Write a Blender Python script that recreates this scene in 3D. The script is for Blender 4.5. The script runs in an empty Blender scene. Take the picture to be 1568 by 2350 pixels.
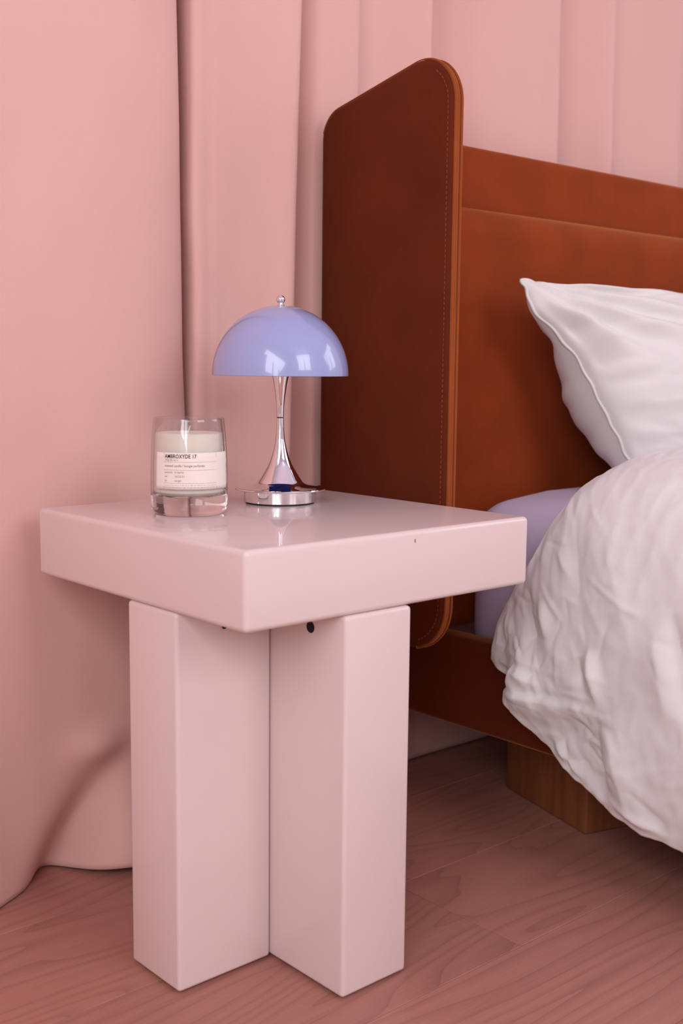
import bpy, bmesh, math, random
import numpy as np
from mathutils import Vector, Matrix

random.seed(7)
SC = bpy.context.scene
COL = SC.collection
R = math.radians

# ------------------------------------------------------------------ camera
cam_d = bpy.data.cameras.new('camera')
cam = bpy.data.objects.new('camera', cam_d)
COL.objects.link(cam)
YAW, PITCH, ROLL = R(41.5776), R(7.2295), R(0.5604)
fw = Vector((math.sin(YAW) * math.cos(PITCH), math.cos(YAW) * math.cos(PITCH), -math.sin(PITCH)))
rt = Vector((math.cos(YAW), -math.sin(YAW), 0))
up = rt.cross(fw)
r2 = math.cos(ROLL) * rt + math.sin(ROLL) * up
u2 = -math.sin(ROLL) * rt + math.cos(ROLL) * up
cam.matrix_world = Matrix(((r2.x, u2.x, -fw.x, -0.5899), (r2.y, u2.y, -fw.y, -0.7886), (r2.z, u2.z, -fw.z, 0.6118), (0, 0, 0, 1)))
cam_d.sensor_fit = 'HORIZONTAL'
cam_d.sensor_width = 24.0
cam_d.lens = 2667.2 / 1568 * 24.0
cam_d.clip_start = 0.02
cam_d.dof.use_dof = True
cam_d.dof.focus_distance = 1.30
cam_d.dof.aperture_fstop = 6.3
SC.camera = cam

# ------------------------------------------------------------------ world, light, exposure
w = bpy.data.worlds.new('world')
SC.world = w
w.use_nodes = True
w.node_tree.nodes['Background'].inputs[0].default_value = (0.75, 0.86, 1.0, 1)
w.node_tree.nodes['Background'].inputs[1].default_value = 1.0
SC.view_settings.view_transform = 'Standard'
SC.view_settings.look = 'None'
SC.view_settings.exposure = 0.0
SC.view_settings.gamma = 1.0
SC.view_settings.use_curve_mapping = False


def area(name, loc, target, sx, sy, power, color):
    l = bpy.data.lights.new(name, 'AREA')
    l.shape = 'RECTANGLE'
    l.size, l.size_y = sx, sy
    l.energy = power
    l.color = color
    o = bpy.data.objects.new(name, l)
    COL.objects.link(o)
    o.location = loc
    o.rotation_euler = (Vector(target) - Vector(loc)).to_track_quat('-Z', 'Z').to_euler()
    return o


# daylight entering by the two windows of the room (right wall, and the wall behind the camera)
DAY = (0.975, 0.965, 1.0)
area('daylight_right', (2.93, -1.35, 1.6), (0.4, -0.9, 0.5), 1.2, 1.6, 16, DAY)
area('daylight_front', (0.40, -2.93, 1.72), (0.4, 0.0, 0.3), 1.3, 1.4, 28, DAY)
area('daylight_left', (-1.53, -1.15, 1.3), (0.2, -0.5, 0.3), 1.2, 1.7, 32, DAY)


# ------------------------------------------------------------------ materials
def srgb(r, g, b):
    def f(c):
        c /= 255.0
        return c / 12.92 if c <= 0.04045 else ((c + 0.055) / 1.055) ** 2.4
    return (f(r), f(g), f(b), 1.0)


class NT:
    def __init__(self, name):
        self.m = bpy.data.materials.new(name)
        self.m.use_nodes = True
        self.t = self.m.node_tree
        self.b = self.t.nodes['Principled BSDF']

    def n(self, typ, **kw):
        nd = self.t.nodes.new(typ)
        for k, v in kw.items():
            if hasattr(nd, k):
                setattr(nd, k, v)
        return nd

    def l(self, a, b):
        self.t.links.new(a, b)

    def set(self, **kw):
        for k, v in kw.items():
            self.b.inputs[k.replace('_', ' ')].default_value = v
        return self

    def noise(self, scale, detail=3.0, rough=0.5, stretch=None, coord='Object'):
        tc = self.n('ShaderNodeTexCoord')
        out = tc.outputs[coord]
        if stretch:
            mp = self.n('ShaderNodeMapping')
            mp.inputs['Scale'].default_value = stretch
            self.l(out, mp.inputs['Vector'])
            out = mp.outputs['Vector']
        nz = self.n('ShaderNodeTexNoise')
        nz.inputs['Scale'].default_value = scale
        nz.inputs['Detail'].default_value = detail
        nz.inputs['Roughness'].default_value = rough
        self.l(out, nz.inputs['Vector'])
        return nz

    def ramp(self, fac, stops):
        rp = self.n('ShaderNodeValToRGB')
        e = rp.color_ramp.elements
        while len(e) < len(stops):
            e.new(0.5)
        for el, (p, c) in zip(e, stops):
            el.position = p
            el.color = c
        self.l(fac, rp.inputs['Fac'])
        return rp

    def bump(self, height, strength, dist=0.001, chain=None):
        bp = self.n('ShaderNodeBump')
        bp.inputs['Strength'].default_value = strength
        bp.inputs['Distance'].default_value = dist
        self.l(height, bp.inputs['Height'])
        if chain:
            self.l(chain.outputs['Normal'], bp.inputs['Normal'])
        self.l(bp.outputs['Normal'], self.b.inputs['Normal'])
        return bp


def scale_col(c, k):
    return (min(c[0] * k, 1), min(c[1] * k, 1), min(c[2] * k, 1), 1)


def cloth(name, col, var=0.06, sheen=0.15, rough=0.85, weave=900.0, ws=0.25, sheen_col=None, blotch=9.0, srough=0.5):
    m = NT(name)
    nz = m.noise(blotch, 3)
    rp = m.ramp(nz.outputs['Fac'], [(0.3, scale_col(col, 1 - var)), (0.7, scale_col(col, 1 + var))])
    m.l(rp.outputs['Color'], m.b.inputs['Base Color'])
    m.set(Roughness=rough, Sheen_Weight=sheen, Sheen_Roughness=srough)
    m.b.inputs['Specular IOR Level'].default_value = 0.2
    if sheen_col:
        m.b.inputs['Sheen Tint'].default_value = sheen_col
    f = m.noise(weave, 2)
    m.bump(f.outputs['Fac'], ws, 0.0006)
    return m.m


def plain(name, col, rough=0.5, metal=0.0, coat=0.0, spec=0.5):
    m = NT(name)
    nz = m.noise(40, 3)
    rp = m.ramp(nz.outputs['Fac'], [(0.3, scale_col(col, 0.97)), (0.7, scale_col(col, 1.03))])
    m.l(rp.outputs['Color'], m.b.inputs['Base Color'])
    m.set(Roughness=rough, Metallic=metal, Coat_Weight=coat)
    m.b.inputs['Specular IOR Level'].default_value = spec
    return m.m


M = {}
M['wall'] = plain('wall_paint', srgb(240, 234, 234), 0.9)
M['ceiling'] = plain('ceiling_paint', srgb(244, 234, 252), 0.9)
M['curtain'] = cloth('pink_curtain_cloth', srgb(226, 179, 169), 0.025, 0.25, 0.8, 700, 0.3, (1, .85, .82, 1), 3.0)
# one velvet, shading in its colour: darker wings and rails, lighter lit headboard pads
M['velvet'] = cloth('rust_velvet_shaded', srgb(99, 38, 14), 0.10, 0.8, 0.9, 1200, 0.3, (0.9, 0.36, 0.12, 1), 14.0, 0.3)
M['velvet_pad_lit'] = cloth('rust_velvet_pad_lit', srgb(141, 57, 19), 0.10, 0.9, 0.9, 1200, 0.3, (1.0, 0.45, 0.16, 1), 14.0, 0.3)
M['velvet_edge_lit'] = cloth('rust_velvet_edge_lit', srgb(150, 72, 31), 0.10, 0.9, 0.9, 1200, 0.3, (1.0, 0.5, 0.2, 1), 14.0, 0.3)  # same velvet again, paler: the front edge's highlight is in the colour
M['pillow'] = cloth('white_cotton', srgb(230, 224, 220), 0.02, 0.15, 0.85, 1500, 0.15)
M['duvet'] = cloth('white_washed_cotton', srgb(236, 234, 232), 0.03, 0.15, 0.85, 1500, 0.15)
M['sheet'] = cloth('lilac_white_sheet', srgb(206, 190, 214), 0.03, 0.1, 0.85, 1500, 0.15)
M['steel'] = plain('window_metal', srgb(225, 220, 215), 0.4, 0.0)
M['dark'] = plain('dark_recess', srgb(28, 24, 22), 0.9)
M['ink'] = plain('black_ink', srgb(28, 24, 24), 0.8, 0, 0, 0.1)
M['grey_ink'] = plain('grey_ink', srgb(140, 120, 112), 0.8, 0, 0, 0.1)
M['wick'] = plain('wick_cotton', srgb(214, 204, 188), 0.9)
M['rubber'] = plain('black_rubber', srgb(24, 22, 24), 0.6)


def lacquer():
    m = NT('pink_lacquer')
    nz = m.noise(5, 2)
    c = srgb(228, 206, 202)
    rp = m.ramp(nz.outputs['Fac'], [(0.3, scale_col(c, 0.985)), (0.7, scale_col(c, 1.015))])
    m.l(rp.outputs['Color'], m.b.inputs['Base Color'])
    m.set(Roughness=0.3, Specular_IOR_Level=0.2, Coat_Weight=0.42, Coat_Roughness=0.07)
    # faint smudges and dust streaks in the polish
    s = m.noise(26, 6, 0.7, (1, 3.2, 1))
    rr = m.ramp(s.outputs['Fac'], [(0.45, (0.025, 0.025, 0.025, 1)), (0.75, (0.09, 0.09, 0.09, 1))])
    m.l(rr.outputs['Color'], m.b.inputs['Coat Roughness'])
    o = m.noise(14, 2)
    m.bump(o.outputs['Fac'], 0.05, 0.002)
    return m.m


M['lacquer'] = lacquer()


def chrome():
    m = NT('polished_chrome')
    m.set(Base_Color=(0.86, 0.84, 0.84, 1), Metallic=1.0, Roughness=0.035)
    return m.m


M['chrome'] = chrome()


def shade_mat():
    m = NT('periwinkle_gloss')
    nz = m.noise(6, 1)
    c = srgb(158, 165, 210)
    rp = m.ramp(nz.outputs['Fac'], [(0.3, scale_col(c, 0.98)), (0.7, scale_col(c, 1.02))])
    m.l(rp.outputs['Color'], m.b.inputs['Base Color'])
    m.set(Roughness=0.22, Coat_Weight=0.8, Coat_Roughness=0.03)
    return m.m


M['shade'] = shade_mat()
M['shade_inside'] = plain('blue_shade_inside', srgb(62, 84, 186), 0.35)


def wax_mat():
    m = NT('cream_wax')
    m.set(Base_Color=srgb(244, 236, 222), Roughness=0.45, Subsurface_Weight=0.35, Subsurface_Scale=0.01)
    m.b.inputs['Subsurface Radius'].default_value = (1, .8, .6)
    return m.m


M['wax'] = wax_mat()
M['paper'] = plain('cream_paper', srgb(240, 226, 216), 0.75, 0, 0, 0.2)


def glass_wall():
    m = NT('clear_glass_wall')
    t = m.t
    t.nodes.remove(m.b)
    tr = m.n('ShaderNodeBsdfTransparent')
    tr.inputs[0].default_value = (0.97, 0.965, 0.96, 1)
    gl = m.n('ShaderNodeBsdfGlossy')
    gl.inputs['Roughness'].default_value = 0.02
    lw = m.n('ShaderNodeLayerWeight')
    pw = m.n('ShaderNodeMath', operation='POWER')
    pw.inputs[1].default_value = 3.2
    m.l(lw.outputs['Facing'], pw.inputs[0])
    fr = m.n('ShaderNodeMath', operation='MULTIPLY_ADD')
    fr.inputs[1].default_value = 0.8
    fr.inputs[2].default_value = 0.06
    m.l(pw.outputs[0], fr.inputs[0])
    mx = m.n('ShaderNodeMixShader')
    m.l(fr.outputs[0], mx.inputs[0])
    m.l(tr.outputs[0], mx.inputs[1])
    m.l(gl.outputs[0], mx.inputs[2])
    m.l(mx.outputs[0], t.nodes['Material Output'].inputs['Surface'])
    return m.m


M['glass_wall'] = glass_wall()


def glass_base():
    m = NT('clear_glass_base')
    m.set(Base_Color=(0.98, 0.97, 0.965, 1), Roughness=0.0, Transmission_Weight=1.0, IOR=1.5)
    return m.m


M['glass_base'] = glass_base()


def floor_mat():
    m = NT('cherry_laminate')
    tc = m.n('ShaderNodeTexCoord')
    oi = m.n('ShaderNodeObjectInfo')
    off = m.n('ShaderNodeCombineXYZ')
    mul = m.n('ShaderNodeMath', operation='MULTIPLY')
    mul.inputs[1].default_value = 37.0
    m.l(oi.outputs['Random'], mul.inputs[0])
    m.l(mul.outputs[0], off.inputs['X'])
    m.l(mul.outputs[0], off.inputs['Y'])
    add = m.n('ShaderNodeVectorMath', operation='ADD')
    m.l(tc.outputs['Object'], add.inputs[0])
    m.l(off.outputs[0], add.inputs[1])
    # cathedral figure: contour bands of a stretched smooth noise
    mp = m.n('ShaderNodeMapping')
    mp.inputs['Scale'].default_value = (1.5, 9.0, 1)
    m.l(add.outputs[0], mp.inputs['Vector'])
    n1 = m.n('ShaderNodeTexNoise')
    n1.inputs['Scale'].default_value = 1.15
    n1.inputs['Detail'].default_value = 1.2
    n1.inputs['Roughness'].default_value = 0.35
    m.l(mp.outputs[0], n1.inputs['Vector'])
    k = m.n('ShaderNodeMath', operation='MULTIPLY')
    k.inputs[1].default_value = 13.0
    m.l(n1.outputs['Fac'], k.inputs[0])
    fr = m.n('ShaderNodeMath', operation='FRACT')
    m.l(k.outputs[0], fr.inputs[0])
    band = m.ramp(fr.outputs[0], [(0.0, (0.0, 0.0, 0.0, 1)), (0.10, (0.45, 0.45, 0.45, 1)), (0.55, (1, 1, 1, 1)), (1.0, (0.75, 0.75, 0.75, 1))])
    # fine pores
    mp2 = m.n('ShaderNodeMapping')
    mp2.inputs['Scale'].default_value = (18, 420, 1)
    m.l(add.outputs[0], mp2.inputs['Vector'])
    n2 = m.n('ShaderNodeTexNoise')
    n2.inputs['Scale'].default_value = 1.0
    n2.inputs['Detail'].default_value = 3.0
    m.l(mp2.outputs[0], n2.inputs['Vector'])
    a, b_ = srgb(146, 96, 84), srgb(183, 126, 112)
    base = m.n('ShaderNodeMixRGB')
    base.inputs[1].default_value = a
    base.inputs[2].default_value = b_
    mixf = m.n('ShaderNodeMath', operation='MULTIPLY_ADD')
    mixf.inputs[1].default_value = 0.55
    m.l(band.outputs['Color'], mixf.inputs[0])
    pf = m.n('ShaderNodeMath', operation='MULTIPLY')
    pf.inputs[1].default_value = 0.6
    m.l(n2.outputs['Fac'], pf.inputs[0])
    m.l(pf.outputs[0], mixf.inputs[2])
    m.l(mixf.outputs[0], base.inputs[0])
    tint = m.n('ShaderNodeHueSaturation')
    v = m.n('ShaderNodeMapRange')
    v.inputs['To Min'].default_value = 0.94
    v.inputs['To Max'].default_value = 1.06
    m.l(oi.outputs['Random'], v.inputs['Value'])
    m.l(v.outputs[0], tint.inputs['Value'])
    m.l(base.outputs[0], tint.inputs['Color'])
    m.l(tint.outputs[0], m.b.inputs['Base Color'])
    m.set(Roughness=0.42)
    m.b.inputs['Specular IOR Level'].default_value = 0.4
    m.bump(n2.outputs['Fac'], 0.12, 0.0005)
    return m.m


M['floor'] = floor_mat()


def wood_mat():
    m = NT('beech_block')
    nz = m.noise(6, 4, 0.55, (9, 9, 0.8))
    rp = m.ramp(nz.outputs['Fac'], [(0.3, srgb(112, 62, 32)), (0.7, srgb(142, 84, 46))])
    m.l(rp.outputs['Color'], m.b.inputs['Base Color'])
    m.set(Roughness=0.5)
    return m.m


M['wood'] = wood_mat()


# ------------------------------------------------------------------ helpers
def tag(o, label=None, cat=None, group=None, kind=None):
    for k, v in (('label', label), ('category', cat), ('group', group), ('kind', kind)):
        if v:
            o[k] = v
    return o


def empty(name, loc, label, cat, group=None):
    o = bpy.data.objects.new(name, None)
    o.empty_display_size = 0.05
    COL.objects.link(o)
    o.location = loc
    return tag(o, label, cat, group)


def mesh_obj(name, verts, faces, mat, parent=None, smooth=True, origin=None):
    """verts are world coordinates; the object's origin goes to `origin` (or the parent's place)."""
    pl = Vector((0, 0, 0))
    if origin is not None:
        pl = Vector(origin)
    v = [tuple(Vector(p) - pl) for p in verts]
    me = bpy.data.meshes.new(name)
    me.from_pydata(v, [], faces)
    me.validate()
    bm = bmesh.new()
    bm.from_mesh(me)
    bmesh.ops.recalc_face_normals(bm, faces=bm.faces)
    bm.to_mesh(me)
    bm.free()
    me.materials.append(mat)
    if smooth:
        me.polygons.foreach_set('use_smooth', [True] * len(me.polygons))
    o = bpy.data.objects.new(name, me)
    COL.objects.link(o)
    o.location = pl
    if parent:
        o.parent = parent
        o.matrix_parent_inverse = Matrix.Translation(parent_world(parent)).inverted()
    return o


def parent_world(p):
    v = Vector(p.location)
    # parents in this scene are never rotated: their world place is their location
    return v


def sharp(o, ang=35):
    me = o.data
    if hasattr(me, 'set_sharp_from_angle'):
        me.set_sharp_from_angle(angle=R(ang))
    return o


def rbox(x0, x1, y0, y1, z0, z1, r=0.004, seg=3):
    bm = bmesh.new()
    bmesh.ops.create_cube(bm, size=1.0)
    for v in bm.verts:
        v.co = Vector((x0 + (v.co.x + .5) * (x1 - x0), y0 + (v.co.y + .5) * (y1 - y0), z0 + (v.co.z + .5) * (z1 - z0)))
    if r > 0:
        bmesh.ops.bevel(bm, geom=list(bm.edges), offset=r, segments=seg, profile=0.5, affect='EDGES')
    vs = [tuple(v.co) for v in bm.verts]
    bm.verts.index_update()
    fs = [tuple(v.index for v in f.verts) for f in bm.faces]
    bm.free()
    return vs, fs


def box(name, x0, x1, y0, y1, z0, z1, mat, parent=None, r=0.004, seg=3, origin=None):
    vs, fs = rbox(x0, x1, y0, y1, z0, z1, r, seg)
    return sharp(mesh_obj(name, vs, fs, mat, parent, True, origin), 50)


def lathe(name, prof, c, mat, parent=None, n=96, origin=None, closed=False):
    """prof: list of (radius, z) relative to centre c."""
    vs, fs = [], []
    rings = []
    for r, z in prof:
        if r < 1e-6:
            rings.append([len(vs)])
            vs.append((c[0], c[1], c[2] + z))
        else:
            rings.append(list(range(len(vs), len(vs) + n)))
            for i in range(n):
                a = 2 * math.pi * i / n
                vs.append((c[0] + r * math.cos(a), c[1] + r * math.sin(a), c[2] + z))
    pairs = list(zip(rings[:-1], rings[1:]))
    if closed:
        pairs.append((rings[-1], rings[0]))
    for a, b in pairs:
        for i in range(n):
            j = (i + 1) % n
            if len(a) == 1 and len(b) == 1:
                continue
            if len(a) == 1:
                fs.append((a[0], b[i], b[j]))
            elif len(b) == 1:
                fs.append((a[i], b[0], a[j]))
            else:
                fs.append((a[i], b[i], b[j], a[j]))
    return sharp(mesh_obj(name, vs, fs, mat, parent, True, origin), 38)


def catmull(pts, per=8):
    P = [np.array(p, float) for p in pts]
    P = [2 * P[0] - P[1]] + P + [2 * P[-1] - P[-2]]
    out = []
    for i in range(1, len(P) - 2):
        for k in range(per):
            t = k / per
            a, b, c, d = P[i - 1], P[i], P[i + 1], P[i + 2]
            out.append(.5 * ((2 * b) + (-a + c) * t + (2 * a - 5 * b + 4 * c - d) * t * t + (-a + 3 * b - 3 * c + d) * t ** 3))
    out.append(P[-2])
    return np.array(out)


def tube(name, pts, rad_, mat, parent=None, n=8, closed=False, origin=None):
    P = [Vector(p) for p in pts]
    vs, fs = [], []
    m = len(P)
    prev = None
    for i, p in enumerate(P):
        a = P[(i - 1) % m] if (closed or i > 0) else P[i]
        b = P[(i + 1) % m] if (closed or i < m - 1) else P[i]
        t = (b - a).normalized()
        ref = Vector((0, 0, 1)) if abs(t.z) < 0.9 else Vector((1, 0, 0))
        if prev is None:
            n1 = t.cross(ref).normalized()
        else:
            n1 = (prev - t * prev.dot(t)).normalized()
        prev = n1
        n2 = t.cross(n1)
        for k in range(n):
            ang = 2 * math.pi * k / n
            r = rad_[i] if hasattr(rad_, '__len__') else rad_
            vs.append(tuple(p + r * (math.cos(ang) * n1 + math.sin(ang) * n2)))
    for i in range(m if closed else m - 1):
        for k in range(n):
            i2 = (i + 1) % m
            fs.append((i * n + k, i * n + (k + 1) % n, i2 * n + (k + 1) % n, i2 * n + k))
    if not closed:
        fs.append(tuple(range(n)))
        fs.append(tuple((m - 1) * n + k for k in range(n)))
    return mesh_obj(name, vs, fs, mat, parent, True, origin)


_rng = np.random.RandomState(11)
_perm = _rng.permutation(512)
_grad = _rng.uniform(0, 2 * np.pi, 512)


def pnoise(x, y, seed=0):
    """2-D gradient noise on numpy arrays, about -0.7..0.7."""
    x = np.asarray(x, float) + seed * 17.31
    y = np.asarray(y, float) + seed * 9.77
    xi, yi = np.floor(x).astype(int), np.floor(y).astype(int)
    xf, yf = x - xi, y - yi
    u, v = xf ** 3 * (xf * (xf * 6 - 15) + 10), yf ** 3 * (yf * (yf * 6 - 15) + 10)

    def g(ix, iy, dx, dy):
        a = _grad[(_perm[ix % 512] + iy) % 512]
        return np.cos(a) * dx + np.sin(a) * dy
    n00, n10 = g(xi, yi, xf, yf), g(xi + 1, yi, xf - 1, yf)
    n01, n11 = g(xi, yi + 1, xf, yf - 1), g(xi + 1, yi + 1, xf - 1, yf - 1)
    return (n00 * (1 - u) + n10 * u) * (1 - v) + (n01 * (1 - u) + n11 * u) * v


def ridged(x, y, seed=0, octs=3):
    s, amp, tot = 0, 1.0, 0
    for o in range(octs):
        s = s + amp * (1 - np.abs(pnoise(x * 2 ** o, y * 2 ** o, seed + o * 3)) * 2.2)
        tot += amp
        amp *= 0.5
    return s / tot


def sstep(a, b, x):
    t = np.clip((x - a) / (b - a), 0, 1)
    return t * t * (3 - 2 * t)


def grid_obj(name, P, mat, parent=None, solid=0.0, origin=None, subd=0, closed_u=False):
    nu, nv = P.shape[:2]
    vs = P.reshape(-1, 3).tolist()
    fs = []
    for i in range(nu if closed_u else nu - 1):
        for j in range(nv - 1):
            i2 = (i + 1) % nu
            fs.append((i * nv + j, i2 * nv + j, i2 * nv + j + 1, i * nv + j + 1))
    o = mesh_obj(name, vs, fs, mat, parent, True, origin)
    if subd:
        s = o.modifiers.new('sub', 'SUBSURF')
        s.levels = s.render_levels = subd
    if solid:
        s = o.modifiers.new('solid', 'SOLIDIFY')
        s.thickness = solid
        s.offset = 0
    return o


# ================================================================== THE SETTING
X0, X1, Y0, Y1, ZC = -1.5, 2.9, -2.9, 0.53, 2.5
floor = tag(box('floor', X0, X1, Y0, Y1, -0.06, -0.010, M['floor'], None, 0), kind='structure')
# laminate planks, each a piece of the floor
PW, PL = 0.19, 1.285
row0 = -0.044
k_lo = math.floor((Y0 - row0) / PW)
k_hi = math.ceil((Y1 - row0) / PW)
for k in range(k_lo, k_hi):
    ya, yb = max(row0 + k * PW, Y0), min(row0 + (k + 1) * PW, Y1)
    if yb - ya < 0.01:
        continue
    shift = 0.333 if k == 0 else 0.333 + (k * 0.437) % PL
    xs = shift - PL * 4
    while xs < X1:
        xa, xb = max(xs, X0), min(xs + PL, X1)
        if xb - xa > 0.01:
            g = 0.00035
            vs, fs = rbox(xa + g, xb - g, ya + g, yb - g, -0.010, 0.0, 0.0005, 1)
            mesh_obj('plank', vs, fs, M['floor'], floor, False, ((xa + xb) / 2, (ya + yb) / 2, 0))
        xs += PL

tag(box('wall_back', X0, X1, Y1, Y1 + 0.08, -0.06, ZC, M['wall'], None, 0), kind='structure')
tag(box('ceiling', X0 - 0.08, X1 + 0.08, Y0 - 0.08, Y1 + 0.08, ZC, ZC + 0.06, M['ceiling'], None, 0), kind='structure')


def wall_with_hole(name, axis, p0, p1, a0, a1, ha0, ha1, hz0, hz1):
    """one mesh: four blocks round a window opening."""
    vs, fs = [], []

    def add(u0, u1, z0, z1):
        if axis == 'x':
            v, f = rbox(p0, p1, u0, u1, z0, z1, 0)
        else:
            v, f = rbox(u0, u1, p0, p1, z0, z1, 0)
        n = len(vs)
        vs.extend(v)
        fs.extend([tuple(i + n for i in q) for q in f])
    add(a0, ha0, -0.06, ZC)
    add(ha1, a1, -0.06, ZC)
    add(ha0, ha1, -0.06, hz0)
    add(ha0, ha1, hz1, ZC)
    return tag(mesh_obj(name, vs, fs, M['wall'], None, False), kind='structure')


wall_with_hole('wall_right', 'x', X1, X1 + 0.12, Y0, Y1, -1.95, -0.75, 0.8, 2.4)
wall_with_hole('wall_front', 'y', Y0 - 0.12, Y0, X0, X1, -0.25, 1.05, 1.0, 2.42)

wall_with_hole('wall_left', 'x', X0 - 0.12, X0, Y0, Y1, -1.75, -0.55, 0.35, 2.05)


def window(name, axis, p, a0, a1, z0, z1):
    def b(nm, u0, u1, za, zb, par):
        if axis == 'x':
            return box(nm, p - 0.03, p + 0.02, u0, u1, za, zb, M['steel'], par, 0.003)
        return box(nm, u0, u1, p - 0.02, p + 0.03, za, zb, M['steel'], par, 0.003)
    c = (p, (a0 + a1) / 2, z0) if axis == 'x' else ((a0 + a1) / 2, p, z0)
    root = bpy.data.objects.new(name, None)
    COL.objects.link(root)
    root.location = c
    tag(root, kind='structure')
    b('frame_rail', a0, a1, z0, z0 + 0.06, root)
    b('frame_rail', a0, a1, z1 - 0.06, z1, root)
    b('frame_stile', a0, a0 + 0.06, z0 + 0.06, z1 - 0.06, root)
    b('frame_stile', a1 - 0.06, a1, z0 + 0.06, z1 - 0.06, root)
    m_ = (a0 + a1) / 2
    b('mullion', m_ - 0.04, m_ + 0.04, z0 + 0.06, z1 - 0.06, root)


window('window_1', 'x', X1 - 0.01, -1.95, -0.75, 0.8, 2.4)
window('window_3', 'x', X0 + 0.02, -1.75, -0.55, 0.35, 2.05)
window('window_2', 'y', Y0 + 0.01, -0.25, 1.05, 1.0, 2.42)

# ================================================================== CURTAINS
Z_TOP = 2.36


def resample(C, n):
    d = np.r_[0, np.cumsum(np.hypot(*np.diff(C, axis=0).T))]
    t = np.linspace(0, d[-1], n)
    return np.c_[np.interp(t, d, C[:, 0]), np.interp(t, d, C[:, 1])]


zs = np.r_[np.linspace(0.0, 0.30, 46), np.linspace(0.31, 1.30, 60), np.linspace(1.34, Z_TOP, 16)]

# left curtain
ptsA = [(-0.80, .455), (-0.76, .455),
        (-0.64, .425), (-0.52, .402), (-0.40, .425), (-0.30, .440), (-0.20, .428), (-0.10, .416), (-0.02, .417), (0.05, .413), (0.10, .4095), (0.14, .4090),
        (0.17, .4100), (0.195, .4130), (0.211, .4175), (0.2200, .4235), (0.2248, .4320), (0.2262, .442), (0.2262, .455), (0.225, .480)]
CA = resample(catmull(ptsA, 10), 340)
PA = np.zeros((340, len(zs), 3))
for j, z in enumerate(zs):
    x, y = CA[:, 0].copy(), CA[:, 1].copy()
    edge = sstep(0.10, 0.22, x)
    x = x - edge * (0.012 * max(z - 0.62, 0) - 0.006 * min(max((0.62 - z) / 0.15, 0), 1))
    y = y + 0.004 * pnoise(x * 5, z * 2.2, 1) + 0.0014 * pnoise(x * 18, z * 7, 2)
    # faint horizontal storage creases
    for zc in (0.665, 0.33):
        y = y - 0.0012 * np.exp(-((z - zc) / 0.006) ** 2) * sstep(0.25, -0.05, x)
    # the foot of the curtain kicks out over the floor on the left, with a deep pocket beside it
    low = float(sstep(0.34, 0.0, z))
    y = y - 0.058 * low * np.exp(-((x + 0.13) / 0.085) ** 2)
    pk = float(sstep(0.165, 0.01, z))
    xc = 0.040 + 0.065 * min(z / 0.14, 1.2)
    wd = np.where(x < xc, 0.036, 0.028)
    y = y + 0.052 * pk * np.exp(-((x - xc) / wd) ** 2)
    y = y - 0.040 * float(sstep(0.13, 0.0, z)) * np.exp(-((x - 0.125) / 0.050) ** 2)
    rg = float(np.exp(-((z - 0.155) / 0.022) ** 2))
    y = y - 0.013 * rg * np.exp(-((x - 0.085) / 0.035) ** 2)
    lift = 0.008 * sstep(0.045, 0.11, x) * float(sstep(0.1, 0.0, z))
    PA[:, j, 0], PA[:, j, 1], PA[:, j, 2] = x, y, z + lift + 0.002
curA = tag(grid_obj('curtain', PA, M['curtain'], None, 0.0012, (0.0, 0.43, 0)),
           'pink floor length curtain on the left, its hem spilling over the floor beside the table', 'curtain', None)

# right curtain
ptsB = [(0.2410, .490), (0.2405, .462), (0.2405, .440), (0.2412, .4290), (0.2440, .4250), (0.256, .4235), (0.285, .4235), (0.315, .4225), (0.345, .4175), (0.368, .4095),
        (0.3785, .4065), (0.3850, .4105), (0.3880, .428), (0.391, .455), (0.398, .490), (0.410, .496), (0.424, .476),
        (0.447, .446), (0.47, .437), (0.495, .431), (0.514, .431), (0.522, .440), (0.540, .454), (0.580, .453), (0.62, .438), (0.645, .431), (0.655, .442),
        (0.670, .466), (0.705, .474), (0.735, .466), (0.775, .445), (0.83, .433), (0.90, .426), (0.930, .427), (0.938, .440), (0.943, .470),
        (0.975, .480), (1.03, .464), (1.085, .441), (1.105, .440), (1.120, .458), (1.19, .456), (1.26, .445), (1.31, .44), (1.345, .457), (1.42, .46),
        (1.50, .44), (1.56, .435), (1.60, .456), (1.68, .46), (1.76, .44), (1.83, .435), (1.88, .457), (1.97, .46), (2.06, .44), (2.14, .435), (2.2, .457), (2.32, .46), (2.42, .438), (2.5, .45)]
CB = resample(catmull(ptsB, 10), 560)
PB = np.zeros((560, len(zs), 3))
for j, z in enumerate(zs):
    x, y = CB[:, 0].copy(), CB[:, 1].copy()
    e = sstep(0.36, 0.24, x)
    x = x - e * (0.004 * max(z - 0.62, 0))
    x = x + 0.004 * pnoise(z * 9 + 0 * x, 0 * x + 3.3, 4) * e * float(sstep(1.0, 0.7, z)) + 0.006 * pnoise(z * 1.4 + 0 * x, x * 3, 5) * (1 - e)
    # the leaning pleat: its crest moves right towards the top
    x = x + 0.030 * (z - 0.66) * np.exp(-((x - 0.385) / 0.045) ** 2)
    y = y + 0.0035 * pnoise(x * 6, z * 2.5, 6) + 0.0012 * pnoise(x * 22, z * 8, 7)
    k = float(sstep(-0.05, 0.45, z))
    y = np.where(x > 0.5, 0.448 + (y - 0.448) * (1 + 0.5 * sstep(0.5, 0.56, x)) * np.where(x > 0.6, k, 1), y)
    y = np.where((x > 0.386) & (x < 0.48), y - np.maximum(y - 0.432, 0) * 0.40 * float(sstep(0.82, 1.08, z)), y)
    y = np.where(x > 0.43, np.maximum(y, 0.4175), y)
    y = y + 0.0022 * e * np.exp(-((x - 0.262) / 0.006) ** 2) * 0.5
    PB[:, j, 0], PB[:, j, 1], PB[:, j, 2] = x, np.maximum(y, 0.402), z + 0.002
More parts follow.
